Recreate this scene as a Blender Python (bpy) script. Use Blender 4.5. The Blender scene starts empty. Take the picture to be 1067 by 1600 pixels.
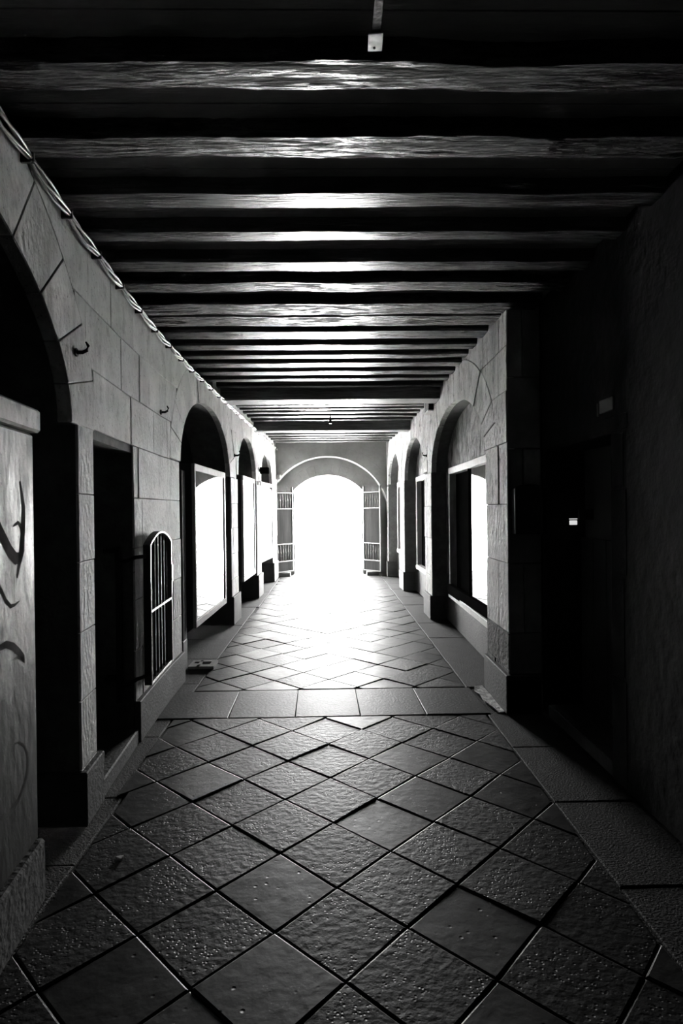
import bpy, bmesh, math, random
from mathutils import Vector, Matrix
random.seed(7)
sc = bpy.context.scene
COL = sc.collection

# ------------------------------------------------------------------ camera
F_PX, VPX, VPY, ROLL = 961.0, 515.0, 795.0, 0.011
cam_d = bpy.data.cameras.new('camera')
cam = bpy.data.objects.new('camera', cam_d); COL.objects.link(cam)
cam_d.sensor_fit = 'VERTICAL'; cam_d.sensor_height = 36.0
cam_d.lens = F_PX / 1600.0 * 36.0
cam_d.clip_start = 0.05; cam_d.clip_end = 400
YAW = math.radians(1.0995); PITCH = math.radians(-0.310)
cam.matrix_world = (Matrix.Translation((0, 0, 1.6)) @ Matrix.Rotation(-YAW, 4, 'Z')
                    @ Matrix.Rotation(math.radians(90) + PITCH, 4, 'X') @ Matrix.Rotation(-ROLL, 4, 'Z'))
sc.camera = cam

# ------------------------------------------------------------------ sky, sun, exposure
world = bpy.data.worlds.new('overcast_sky'); sc.world = world; world.use_nodes = True
wn = world.node_tree.nodes; wl = world.node_tree.links
bg = wn['Background']
tc = wn.new('ShaderNodeTexCoord'); nz = wn.new('ShaderNodeTexNoise'); nz.inputs['Scale'].default_value = 2.0
cr = wn.new('ShaderNodeValToRGB')
cr.color_ramp.elements[0].color = (.85, .85, .84, 1); cr.color_ramp.elements[1].color = (1, 1, .99, 1)
wl.new(tc.outputs['Generated'], nz.inputs['Vector']); wl.new(nz.outputs['Fac'], cr.inputs['Fac'])
wl.new(cr.outputs['Color'], bg.inputs['Color'])
bg.inputs['Strength'].default_value = 3.0
sun_d = bpy.data.lights.new('sun', 'SUN'); sun_d.energy = 6.0; sun_d.angle = math.radians(3)
sun = bpy.data.objects.new('sun', sun_d); COL.objects.link(sun)
sun.rotation_euler = (math.radians(-18), 0, math.radians(-8)); sun.location = (0, 25, 12)
por_d = bpy.data.lights.new('sky_portal', 'AREA'); por_d.shape = 'RECTANGLE'; por_d.size = 1.8; por_d.size_y = 2.5
por_d.cycles.is_portal = True
por = bpy.data.objects.new('sky_portal', por_d); COL.objects.link(por)
por.location = (-.04, 15.55, 1.22); por.rotation_euler = (math.radians(-90), 0, 0)
vs = sc.view_settings
sc.display_settings.display_device = 'sRGB'
vs.view_transform = 'Standard'; vs.look = 'None'; vs.gamma = 1.0; vs.use_curve_mapping = False
vs.exposure = 5.1
sc.cycles.use_denoising = True
sc.cycles.max_bounces = 8; sc.cycles.diffuse_bounces = 5; sc.cycles.glossy_bounces = 5
sc.cycles.caustics_reflective = True
sc.cycles.sample_clamp_indirect = 6.0

# ------------------------------------------------------------------ materials
def mat(name, c0=(.3), c1=None, rough=.8, scale=4.0, spec=.5, metal=0.0, bump=0.0, bscale=30.0,
        stretch=(1, 1, 1), detail=8.0, lo=.35, hi=.65, pits=0.0, pscale=40.0, r1=None, blotch=0.0, ppos=.12, bdist=.02, emit=0.0, layers=()):
    m = bpy.data.materials.new(name); m.use_nodes = True
    N = m.node_tree.nodes; L = m.node_tree.links; p = N['Principled BSDF']
    def g(v): return (v, v, v * .985, 1)
    if c1 is None: c1 = c0
    tc = N.new('ShaderNodeTexCoord'); mp = N.new('ShaderNodeMapping'); mp.inputs['Scale'].default_value = stretch
    geo = N.new('ShaderNodeNewGeometry')
    L.new(geo.outputs['Position'], mp.inputs['Vector'])
    n = N.new('ShaderNodeTexNoise'); n.inputs['Scale'].default_value = scale; n.inputs['Detail'].default_value = detail
    n.inputs['Roughness'].default_value = .65
    L.new(mp.outputs['Vector'], n.inputs['Vector'])
    r = N.new('ShaderNodeValToRGB'); r.color_ramp.elements[0].position = lo; r.color_ramp.elements[1].position = hi
    r.color_ramp.elements[0].color = g(c0); r.color_ramp.elements[1].color = g(c1)
    L.new(n.outputs['Fac'], r.inputs['Fac'])
    col = r.outputs['Color']
    # each separate piece a little lighter or darker
    oi = N.new('ShaderNodeObjectInfo'); mr = N.new('ShaderNodeMapRange')
    mr.inputs['To Min'].default_value = 1 - blotch; mr.inputs['To Max'].default_value = 1 + blotch
    L.new(oi.outputs['Random'], mr.inputs['Value'])
    mx = N.new('ShaderNodeMix'); mx.data_type = 'RGBA'; mx.blend_type = 'MULTIPLY'; mx.inputs['Factor'].default_value = 1
    L.new(col, mx.inputs['A']); L.new(mr.outputs['Result'], mx.inputs['B'])
    res = mx.outputs['Result']
    for (ls, lst, l0, l1, lv) in layers:       # (scale, stretch, ramp start, ramp end, value at the low end): stains, specks, streaks
        m2 = N.new('ShaderNodeMapping'); m2.inputs['Scale'].default_value = lst; m2.inputs['Location'].default_value = (ls, 3.1, 7.7)
        L.new(geo.outputs['Position'], m2.inputs['Vector'])
        n3 = N.new('ShaderNodeTexNoise'); n3.inputs['Scale'].default_value = ls; n3.inputs['Detail'].default_value = 9; n3.inputs['Roughness'].default_value = .7
        L.new(m2.outputs['Vector'], n3.inputs['Vector'])
        q3 = N.new('ShaderNodeMapRange'); q3.inputs['From Min'].default_value = l0; q3.inputs['From Max'].default_value = l1
        q3.inputs['To Min'].default_value = lv; q3.inputs['To Max'].default_value = 1
        L.new(n3.outputs['Fac'], q3.inputs['Value'])
        m3 = N.new('ShaderNodeMix'); m3.data_type = 'RGBA'; m3.blend_type = 'MULTIPLY'; m3.inputs['Factor'].default_value = 1
        L.new(res, m3.inputs['A']); L.new(q3.outputs['Result'], m3.inputs['B']); res = m3.outputs['Result']
    L.new(res, p.inputs['Base Color'])
    p.inputs['Roughness'].default_value = rough
    if r1 is not None:
        rr = N.new('ShaderNodeMapRange'); rr.inputs['From Min'].default_value = lo; rr.inputs['From Max'].default_value = hi
        rr.inputs['To Min'].default_value = rough; rr.inputs['To Max'].default_value = r1
        L.new(n.outputs['Fac'], rr.inputs['Value']); L.new(rr.outputs['Result'], p.inputs['Roughness'])
    p.inputs['Metallic'].default_value = metal
    p.inputs['Specular IOR Level'].default_value = spec
    h = None
    if bump > 0:
        b = N.new('ShaderNodeTexNoise'); b.inputs['Scale'].default_value = bscale; b.inputs['Detail'].default_value = 6
        L.new(mp.outputs['Vector'], b.inputs['Vector']); h = b.outputs['Fac']
    if pits > 0:
        v = N.new('ShaderNodeTexVoronoi'); v.inputs['Scale'].default_value = pscale
        L.new(mp.outputs['Vector'], v.inputs['Vector'])
        q = N.new('ShaderNodeMapRange'); q.inputs['From Min'].default_value = 0; q.inputs['From Max'].default_value = ppos * 3
        q.inputs['To Min'].default_value = -pits; q.inputs['To Max'].default_value = 0
        L.new(v.outputs['Distance'], q.inputs['Value'])
        # pits only in patches
        n2 = N.new('ShaderNodeTexNoise'); n2.inputs['Scale'].default_value = 5
        L.new(mp.outputs['Vector'], n2.inputs['Vector'])
        q2 = N.new('ShaderNodeMapRange'); q2.inputs['From Min'].default_value = .45; q2.inputs['From Max'].default_value = .6
        L.new(n2.outputs['Fac'], q2.inputs['Value'])
        mu = N.new('ShaderNodeMath'); mu.operation = 'MULTIPLY'
        L.new(q.outputs['Result'], mu.inputs[0]); L.new(q2.outputs['Result'], mu.inputs[1])
        if h is None: h = mu.outputs[0]
        else:
            ad = N.new('ShaderNodeMath'); ad.operation = 'ADD'
            L.new(h, ad.inputs[0]); L.new(mu.outputs[0], ad.inputs[1]); h = ad.outputs[0]
    if h is not None:
        bp = N.new('ShaderNodeBump'); bp.inputs['Strength'].default_value = min(1, bump if bump > 0 else 1)
        bp.inputs['Distance'].default_value = bdist
        L.new(h, bp.inputs['Height']); L.new(bp.outputs['Normal'], p.inputs['Normal'])
    if emit:
        p.inputs['Emission Color'].default_value = (1, 1, 1, 1); p.inputs['Emission Strength'].default_value = emit
    return m

M = {
 'wall': mat('pale_limestone', .60, .80, .75, 3.0, stretch=(1, 1, .7), bump=.45, bscale=32, blotch=.10, pits=.6, pscale=22, ppos=.05, layers=((1.5, (1, 1, .35), .36, .48, .62), (8, (1, 1, .8), .36, .46, .75), (45, (1, 1, 1), .34, .41, .35))),
 'wall_r': mat('weathered_limestone', .48, .70, .8, 4.0, stretch=(1, 1, .6), bump=.6, bscale=30, blotch=.07, pits=.9, pscale=16, ppos=.06, layers=((2.2, (1.5, 1.5, .25), .36, .5, .5), (12, (1, 1, .5), .38, .45, .4), (50, (1, 1, .8), .35, .42, .3))),
 'mortar': mat('dark_mortar', .10, .16, .95, 8.0, bump=.4),
 'plaster': mat('flaking_plaster', .07, .34, .85, 7.0, lo=.42, hi=.58, stretch=(1, 1, .6), bump=.8, bscale=14, bdist=.04),
 'plaster_end': mat('smooth_grey_plaster', .22, .32, .85, 2.0, bump=.25, bscale=20),
 'plaster_dark': mat('shade_black_plaster', .007, .015, .9, 2.5, spec=.2, bump=.5, bscale=12, lo=.3, hi=.7),  # near-black albedo stands in for shade on near walls and recesses
 'stone_dark': mat('shade_dark_stone', .04, .07, .85, 4.0, bump=.4, bscale=30, blotch=.2),  # albedo lowered to carry the shade on foot and step
 'stone_return': mat('shade_grey_stone', .16, .24, .85, 4.0, bump=.4, bscale=30, blotch=.2),  # greyed albedo carries the shade of the return face
 'plaster_damp': mat('damp_dark_plaster', .03, .12, .95, 9.0, lo=.4, hi=.6, bump=.9, bscale=30, bdist=.03),
 'plinth': mat('grey_render_plinth', .07, .10, .75, 5.0, spec=.3, bump=.3, bscale=50),
 'floor': mat('smooth_worn_flagstone', layers=((12, (1, 1, 1), .36, .5, .55), (70, (1, 1, 1), .34, .42, .4)), c0=.011, c1=.024, rough=.41, scale=6.0, spec=.28, bump=.22, bscale=16, blotch=.2, pits=1.5, pscale=17, ppos=.05, bdist=.010, r1=.52),
 'floor_rough': mat('pitted_flagstone', .008, .020, .52, 9.0, spec=.24, layers=((30, (1, 1, 1), .4, .52, .3),), bump=.40, bscale=28, blotch=.15, pits=1.0, pscale=55, ppos=.11, bdist=.010),
 'floor_border': mat('rough_border_slab', .009, .018, .7, 8.0, spec=.18, bump=.6, bscale=90, blotch=.12, pits=1.0, pscale=80, ppos=.1, bdist=.010),
 'cross': mat('flat_cross_slab', .013, .026, .52, 7.0, spec=.2, bump=.3, bscale=45, blotch=.1, pits=1.2, pscale=40, ppos=.07, bdist=.008, layers=((20, (1, 1, 1), .38, .5, .5),)),
 'joint': mat('dirty_joint', .03, .05, .95, 20.0, bump=.8, bscale=60),
 'ceil': mat('old_ceiling_boards', .30, .38, .9, 3.0, stretch=(.5, 4, 1), bump=.3),
 'joist_paint': mat('worn_painted_joist', .025, .09, .36, 5.0, spec=.36, stretch=(.6, 9, 9), lo=.35, hi=.6, bump=.4, bscale=12, r1=.24, bdist=.012),
 'joist_flaky': mat('flaking_old_joist', .003, .05, .75, 6.0, spec=.36, stretch=(.8, 5, 5), lo=.45, hi=.56, bump=.9, bscale=9, r1=.22, bdist=.02),
 'beam': mat('heavy_old_beam', .08, .25, .45, 5.0, stretch=(.6, 9, 9), bump=.5, bscale=12, r1=.36),
 'iron': mat('black_iron', .012, .02, .45, 12.0, metal=0, spec=.4, bump=.15, bscale=80),
 'matte_black': mat('matte_black_board', .008, .012, 1.0, 6.0, spec=0),
 'iron_edge': mat('iron_edge_highlight', .5, .7, .25, 12.0, metal=1, bump=.1, bscale=80),  # bright metal stands in for light caught on the gate
 'gate_iron': mat('grey_painted_iron', .10, .14, .4, 12.0, spec=.6),
 'gate_panel': mat('grey_sheet_metal', .02, .035, .95, spec=.03, scale= 4.0, stretch=(4, 4, .3)),
 'frame': mat('pale_painted_frame', .26, .34, .6, 8.0, spec=.2),
 'case': mat('black_case_side', .01, .018, .6, 6.0),
 'glass': mat('dark_shop_glass', .004, .006, .02, 3.0, spec=1.0),
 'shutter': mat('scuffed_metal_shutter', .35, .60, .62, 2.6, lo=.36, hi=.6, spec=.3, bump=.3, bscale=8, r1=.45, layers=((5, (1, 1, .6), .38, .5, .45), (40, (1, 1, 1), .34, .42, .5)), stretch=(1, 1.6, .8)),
 'sill': mat('pale_stone_frame', .42, .55, .6, 8.0, bump=.25, bscale=40),
 'cable': mat('grey_cable_sheath', .4, .6, .35, 20.0),
 'clip': mat('dark_cable_clip', .03, .05, .5, 20.0),
 'door': mat('dark_timber_door', .02, .04, .6, 3.0, stretch=(6, 6, .5), bump=.3),
 'door_pale': mat('grey_upper_door_panel', .06, .09, .7, 3.0),
 'tag': mat('pale_metal_plate', .6, .75, .35, 18.0, bump=.2),
 'paper': mat('white_scrap', .7, .8, .6, 30.0),
 'button': mat('lit_nameplate', .8, .8, .4, 5.0, emit=.02),
 'patch': mat('pale_mortar_patch', .2, .6, .6, 22.0, lo=.42, hi=.58, bump=.8, bscale=50),
 'plaza': mat('pale_plaza_paving', .5, .6, .8, 3.0),
 'scrawl': mat('faded_scrawl_paint', .10, .20, 1.0, 10.0, spec=0),
 'sign': mat('grey_ceramic_sign', .10, .15, .6, 10.0),
}

# the shuttered showcase turns dark below a ragged, noise-broken height
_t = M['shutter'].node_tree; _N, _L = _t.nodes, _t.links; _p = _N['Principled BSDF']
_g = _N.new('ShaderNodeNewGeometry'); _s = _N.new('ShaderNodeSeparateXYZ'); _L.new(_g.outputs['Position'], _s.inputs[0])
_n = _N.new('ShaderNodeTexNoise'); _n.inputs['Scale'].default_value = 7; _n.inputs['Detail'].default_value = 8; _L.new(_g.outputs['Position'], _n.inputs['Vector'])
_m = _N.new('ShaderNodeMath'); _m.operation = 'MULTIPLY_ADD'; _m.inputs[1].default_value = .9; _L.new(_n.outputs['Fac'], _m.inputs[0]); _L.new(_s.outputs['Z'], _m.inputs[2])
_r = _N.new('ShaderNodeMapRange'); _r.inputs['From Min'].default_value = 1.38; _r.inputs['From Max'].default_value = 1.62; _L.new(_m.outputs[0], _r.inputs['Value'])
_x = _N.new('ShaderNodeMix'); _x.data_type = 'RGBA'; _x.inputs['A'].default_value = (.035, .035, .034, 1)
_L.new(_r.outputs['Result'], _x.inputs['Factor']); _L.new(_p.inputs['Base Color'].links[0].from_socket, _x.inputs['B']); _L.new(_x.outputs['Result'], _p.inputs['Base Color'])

# ------------------------------------------------------------------ helpers
def link(name, bm, m, parent=None, bevel=0.0, smooth=False, **props):
    bmesh.ops.recalc_face_normals(bm, faces=bm.faces)
    me = bpy.data.meshes.new(name); bm.to_mesh(me); bm.free()
    me.materials.append(M[m] if isinstance(m, str) else m)
    if smooth:
        for p in me.polygons: p.use_smooth = True
    o = bpy.data.objects.new(name, me); COL.objects.link(o)
    if parent is not None: o.parent = parent
    if bevel:
        b = o.modifiers.new('bevel', 'BEVEL'); b.width = bevel; b.segments = 1; b.limit_method = 'ANGLE'; b.angle_limit = math.radians(35)
    for k, v in props.items(): o[k] = v
    return o
def root(name, loc, label, category, group=None):
    o = bpy.data.objects.new(name, None); COL.objects.link(o); o.location = loc
    o['label'] = label; o['category'] = category
    o.empty_display_size = .1
    if group: o['group'] = group
    return o
def part(name, bm, m, rt, **k):      # mesh given in world coordinates, parented to a thing's Empty
    bmesh.ops.translate(bm, verts=bm.verts, vec=-Vector(rt.location))
    return link(name, bm, m, rt, **k)
def tag(o, label, category, group=None):
    o['label'] = label; o['category'] = category
    if group: o['group'] = group
    return o
def box(bm, x0, x1, y0, y1, z0, z1):
    v = [bm.verts.new(p) for p in [(x0,y0,z0),(x1,y0,z0),(x1,y1,z0),(x0,y1,z0),(x0,y0,z1),(x1,y0,z1),(x1,y1,z1),(x0,y1,z1)]]
    for f in ((0,3,2,1),(4,5,6,7),(0,1,5,4),(1,2,6,5),(2,3,7,6),(3,0,4,7)): bm.faces.new([v[i] for i in f])
    return bm
def newbox(*a): return box(bmesh.new(), *a)
def tube(bm, pts, r, n=8, close=False):
    pts = [Vector(p) for p in pts]; rings = []
    for i, p in enumerate(pts):
        a = pts[i-1] if (i > 0 or close) else p; b = pts[(i+1) % len(pts)] if (i < len(pts)-1 or close) else p
        t = (b - a).normalized()
        u = t.cross(Vector((0, 0, 1)))
        if u.length < .05: u = t.cross(Vector((1, 0, 0)))
        u.normalize(); w = t.cross(u)
        rr = r[i] if isinstance(r, (list, tuple)) else r
        rings.append([bm.verts.new(p + (u*math.cos(k*2*math.pi/n) + w*math.sin(k*2*math.pi/n))*rr) for k in range(n)])
    m = len(rings)
    for i in range(m if close else m-1):
        A, B = rings[i], rings[(i+1) % m]
        for k in range(n): bm.faces.new([A[k], A[(k+1)%n], B[(k+1)%n], B[k]])
    if not close: bm.faces.new(rings[0][::-1]); bm.faces.new(rings[-1])
    return bm

def interp(K, t):
    if t <= K[0][0]: return K[0][1]
    for a, b in zip(K, K[1:]):
        if t <= b[0]: return a[1] + (b[1]-a[1])*(t-a[0])/(b[0]-a[0])
    return K[-1][1]
LK = [(-4,-1.0),(0,-1.0),(1.2,-1.09),(2.25,-1.19),(3.1,-1.27),(4.1,-1.34),(5.1,-1.385),(6.4,-1.40),(8.6,-1.365),(11.3,-1.31),(14.2,-1.25),(16,-1.22)]
RK = [(4.73,1.375),(6.5,1.40),(8.66,1.45),(11.7,1.44),(14.2,1.36),(16,1.33)]
class Face:
    """a wall face: pt(s, z, d) with s along the wall, z up, d into the wall"""
    def __init__(self, kind, off=0.0): self.k = kind; self.o = off
    def pt(self, s, z, d):
        if self.k == 'L': return (interp(LK, s) - d, s, z)
        if self.k == 'R': return (interp(RK, s) + d, s, z)
        if self.k == 'N': return (1.65 + d, s, z)          # near right wall
        if self.k == 'E': return (s, self.o + d, z)         # faces the camera
FL, FR, FN = Face('L'), Face('R'), Face('N')
def prism(face, pts, d0, d1, bm=None):
    bm = bm or bmesh.new()
    a = [bm.verts.new(face.pt(s, z, d0)) for s, z in pts]; b = [bm.verts.new(face.pt(s, z, d1)) for s, z in pts]
    n = len(pts)
    bm.faces.new(a); bm.faces.new(b[::-1])
    for i in range(n):
        j = (i+1) % n; bm.faces.new([a[j], a[i], b[i], b[j]])
    return bm

class Arch:
    """an opening whose head is the elliptical arc of half-width a and rise b above spring zs, jambs set back by j"""
    def __init__(s, c, a, zs, b, j=.06, lo=None, hi=None, ring=.40): s.c, s.a, s.zs, s.b, s.j, s.lo, s.hi, s.ring = c, a, zs, b, j, lo, hi, ring
    def z(s, y, e=0.0):
        t = abs(y - s.c)/(s.a + e)
        return None if t >= 1 else s.zs + (s.b + e)*math.sqrt(1 - t*t)
    def head(s, n=28, e=0.0):      # from the low-s foot to the high-s foot
        return [(s.c - (s.a+e)*math.cos(math.pi*i/n), s.zs + (s.b+e)*math.sin(math.pi*i/n)) for i in range(n+1)]

def strips(face, ss, lo, hi, d0, d1, bm=None):
    """a wall panel that follows the bend of its wall: one narrow prism per interval of ss"""
    bm = bm or bmesh.new()
    ss = sorted(set(round(q, 4) for q in ss))
    for a, b in zip(ss, ss[1:]):
        m = (a+b)/2
        la, lb, ha, hb = lo(a, m), lo(b, m), hi(a, m), hi(b, m)
        if ha - la < .004 and hb - lb < .004: continue
        prism(face, [(a, min(la, ha-.001)), (b, min(lb, hb-.001)), (b, hb), (a, ha)], d0, d1, bm)
    bmesh.ops.remove_doubles(bm, verts=bm.verts, dist=.00005)
    return bm
def srange(a, b, st=.3):
    n = max(1, int((b-a)/st)); return [a + (b-a)*i/n for i in range(n+1)]
def wall_body(face, s0, s1, ztop, arches, rects=(), d0=.014, d1=.5, notch=None):
    """mortar-coloured core of the wall with its openings cut out; rects = (a, b, z) openings from the floor up"""
    ss = srange(s0, s1)
    for x in arches: ss += [x.c-x.a-x.j, x.c+x.a+x.j] + [p[0] for p in x.head(44)]
    for x in rects: ss += [x[0], x[1]]
    ss = [q for q in ss if s0 <= q <= s1]
    def lo(y, m):
        for x in arches:
            if abs(m-x.c) < x.a: return x.zs + x.b*math.sqrt(max(0, 1-((y-x.c)/x.a)**2))
            if abs(m-x.c) < x.a+x.j: return x.zs
        for x in rects:
            if x[0] < m < x[1]: return x[2]
        return 0.0
    return strips(face, ss, lo, lambda y, m: ztop, d0, d1)

def voussoirs(face, A, n, mname, parent, ztop, d1=.5, gap=.004, ring=None, dj=.004):
    ring = ring or A.ring
    gap = .0025
    for i in range(n):
        t0 = math.pi*i/n; t1 = math.pi*(i+1)/n
        g = gap/2/max(A.a, .5)
        k = 5
        th = [t0+g + (t1-t0-2*g)*q/k for q in range(k+1)]
        inn = [(A.c - (A.a-.005)*math.cos(t), A.zs + (A.b-.005)*math.sin(t)) for t in th]
        out = [(A.c - (A.a+ring)*math.cos(t), A.zs + (A.b+ring)*math.sin(t)) for t in th]
        cl = []
        for (y, z), (yi, zi) in zip(out, inn):
            if z > ztop - .01:
                f = (ztop - .01 - zi)/(z - zi); y = yi + (y-yi)*f; z = ztop - .01
            if A.lo is not None and y < A.lo: y = A.lo
            if A.hi is not None and y > A.hi: y = A.hi
            cl.append((y, z))
        pts = inn + cl[::-1]
        j = random.uniform(-dj, dj)
        link('voussoir', prism(face, pts, j, .07), mname, parent, bevel=.005)

def ext(arches, y):
    z = 0
    for A in arches:
        if (A.lo is not None and y < A.lo) or (A.hi is not None and y > A.hi): continue
        v = A.z(y, A.ring)
        if v: z = max(z, v)
    return z
def courses(face, s0, s1, zs, arches, rects, mname, parent, wmin=.42, wmax=.78, gap=.004, d1=.05, name='stone_block', cuts=None, ztop=None, dj=.004, mfun=None):
    """ashlar courses; below the springing the piers are solid, above it the blocks stop at the voussoirs"""
    for ci, (z0, z1) in enumerate(zip(zs, zs[1:])):
        joints = []
        if cuts and ci in cuts: joints = [s for s in cuts[ci] if s0 < s < s1]
        s = s0 + (random.uniform(.2, .5) if not joints else 99)
        while s < s1 - .22: joints.append(s); s += random.uniform(wmin, wmax)
        solid = [(s0, s1)]
        for A in arches:
            if z0 < A.zs - .02:
                a, b = A.c-A.a-A.j, A.c+A.a+A.j
                solid = [q for (p, r) in solid for q in ((p, min(r, a)), (max(p, b), r)) if q[1]-q[0] > .03]
        for r_ in rects:
            if z0 < r_[2] - .03:
                solid = [q for (p, r) in solid for q in ((p, min(r, r_[0])), (max(p, r_[1]), r)) if q[1]-q[0] > .03]
        for (a, b) in solid:
            js = [a] + [s for s in joints if a+.12 < s < b-.12] + [b]
            for p, q in zip(js, js[1:]):
                p2, q2 = p + gap/2, q - gap/2
                n = max(1, int((q2-p2)/.04)) if z0 >= min([A.zs for A in arches] + [9]) - .02 else max(1, int((q2-p2)/.3))
                ys = [p2 + (q2-p2)*i/n for i in range(n+1)]
                los = [max(z0 + gap/2, (ext(arches, y) + gap) if n > 1 and z0 >= 1.9 else 0) for y in ys]
                top = z1 - gap/2
                run = []
                runs = []
                for y, lo_ in zip(ys, los):
                    if lo_ < top - .02: run.append((y, lo_))
                    else:
                        if len(run) > 1: runs.append(run)
                        run = []
                if len(run) > 1: runs.append(run)
                for run in runs:
                    pts = run + [(y, top) for y, _ in run[::-1]]
                    # drop needless verts on straight runs
                    j = random.uniform(-dj, dj)
                    mm = mfun(sum(y for y, _ in run)/len(run), z0) if mfun else mname
                    link(name, prism(face, pts, j, d1), mm, parent, bevel=.003)

# ------------------------------------------------------------------ FLOOR
YE, YB = 14.5, 15.0         # far wall with the wide arch, and the gate wall behind it
bm = bmesh.new(); box(bm, -2.4, 2.6, -3.2, 15.6, -.12, -.014)
floor = link('floor', bm, 'joint', kind='structure')
def clip(poly, nx, ny, c):   # keep nx*x+ny*y <= c
    out = []
    for i, p in enumerate(poly):
        q = poly[(i+1) % len(poly)]
        dp, dq = nx*p[0]+ny*p[1]-c, nx*q[0]+ny*q[1]-c
        if dp <= 0: out.append(p)
        if (dp < 0) != (dq < 0) and dp != dq:
            t = dp/(dp-dq); out.append((p[0]+(q[0]-p[0])*t, p[1]+(q[1]-p[1])*t))
    return out
def area(p): return abs(sum(p[i][0]*p[(i+1)%len(p)][1]-p[(i+1)%len(p)][0]*p[i][1] for i in range(len(p))))/2
def slab(bm, poly, h=0.0, tilt=.0035, gap=.0028, cham=.007):
    cx = sum(p[0] for p in poly)/len(poly); cy = sum(p[1] for p in poly)/len(poly)
    ta, tb = random.uniform(-tilt, tilt), random.uniform(-tilt, tilt)
    def ring(inset, dz):
        vs = []
        for x, y in poly:
            dx, dy = x-cx, y-cy; L = math.hypot(dx, dy) or 1
            k = max(.3, 1 - inset/L)
            x2, y2 = cx+dx*k, cy+dy*k
            vs.append(bm.verts.new((x2, y2, h + dz + ta*(x2-cx)*3 + tb*(y2-cy)*3)))
        return vs
    R = [ring(gap, -.05), ring(gap, -.006), ring(gap+cham*.5, -.002), ring(gap+cham*1.6, 0)]
    n = len(poly)
    for a, b in zip(R, R[1:]):
        for i in range(n): bm.faces.new([a[i], a[(i+1)%n], b[(i+1)%n], b[i]])
    bm.faces.new(R[-1]); bm.faces.new(R[0][::-1])
def jit(p, k=.006):
    r = random.Random(int(p[0]*1000+5e5)*7919 + int(p[1]*1000+5e5)); return (p[0]+r.uniform(-k, k), p[1]+r.uniform(-k, k))
HX, HY = .2555, .264
cands = []
for i in range(-34, 70):
    for j in range(-40, 60):
        if (i + j) % 2: continue
        cx, cy = i*HX, 3.12 + j*HY - HY      # tile centre; vertices at (0, 3.12 + 2k HY)
        if not (.2 < cy < 15.2 and abs(cx) < 1.9): continue
        def V(a, b):
            y = cy+b*HY; return jit((round(cx+a*HX - .03*(y-3.12)*(1 if y < 5 else .3), 4), round(y, 4)))
        cands.append(((cx, cy), [V(0,-1), V(1,0), V(0,1), V(-1,0)]))
nt = 0
stuff = bmesh.new(); ns = 0
out = []
for (c, poly) in cands:
    for (lo, hi) in ((.3, 4.72), (5.46, 15.2)):
        p = clip(clip(poly, 0, -1, -lo), 0, 1, hi)
        if len(p) < 3: continue
        p = clip(p, 1, 0, 1.19)
        # left edge follows the wall at a hand's width
        p = clip(p, -1, 0, (1.165 if c[1] < 3.6 else 1.215 if c[1] < 9.5 else 1.17))
        if len(p) < 3 or area(p) < .004: continue
        out.append((c, p))
out.sort(key=lambda t: t[0][1])
rough_set = {(0, 3.384), (0, 2.856)}
for k, (c, p) in enumerate(out):
    odd = random.random() < .45
    if abs(c[0]) < .02 and c[1] < 4.2: odd = True
    if c[1] > 4.2 and c[1] < 4.75: odd = random.random() < .7
    if k < 255:
        bm = bmesh.new(); slab(bm, p, random.uniform(-.003, .003))
        link('flagstone', bm, 'floor_rough' if odd else 'floor', floor)
    else: slab(stuff, p, random.uniform(-.002, .002)); ns += 1
if ns: link('distant_flagstones', stuff, 'floor', floor, kind='stuff')
else: stuff.free()
# the course of big slabs laid straight across
xs = [-1.36, -.80, -.285, .222, .732, 1.235, 1.345]
for a, b in zip(xs[:-1], xs[1:-1]):
    bm = bmesh.new(); slab(bm, [(a, 4.735), (b, 4.735), (b-.01, 5.445), (a-.015, 5.445)], .001, .002); link('cross_slab', bm, 'cross', floor)
# border slabs along both walls
y = .3
ys = [.3, 1.2, 1.95, 2.55, 3.3, 4.07, 4.72]
for a, b in zip(ys, ys[1:]):
    bm = bmesh.new(); slab(bm, [(1.2, a), (1.64, a), (1.64, b), (1.2, b)], -.002, .002); link('border_slab', bm, 'floor_border', floor)
ys = [5.46]
while ys[-1] < 14.2: ys.append(min(14.9, ys[-1] + random.uniform(.7, 1.2)))
for a, b in zip(ys, ys[1:]):
    bm = bmesh.new(); slab(bm, [(1.2, a), (1.95, a), (1.95, b), (1.2, b)], -.004, .002); link('border_slab', bm, 'floor_border', floor)
ys = [.3]
while ys[-1] < 14.2:
    n_ = ys[-1] + random.uniform(.6, 1.1)
    if ys[-1] < 4.72 < n_: n_ = 4.72
    ys.append(min(14.9, n_))
for a, b in zip(ys, ys[1:]):
    xr = -(1.175 if a < 3.6 else 1.225 if a < 9.5 else 1.18)
    bm = bmesh.new(); slab(bm, [(-2.0, a), (xr, a), (xr, b), (-2.0, b)], -.005, .002); link('border_slab', bm, 'floor_border', floor)
# plaza outside
bm = bmesh.new(); box(bm, -30, 30, 15.6, 70, -.12, -.02)
plaza = link('plaza_ground', bm, 'plaza', kind='structure')

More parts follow.
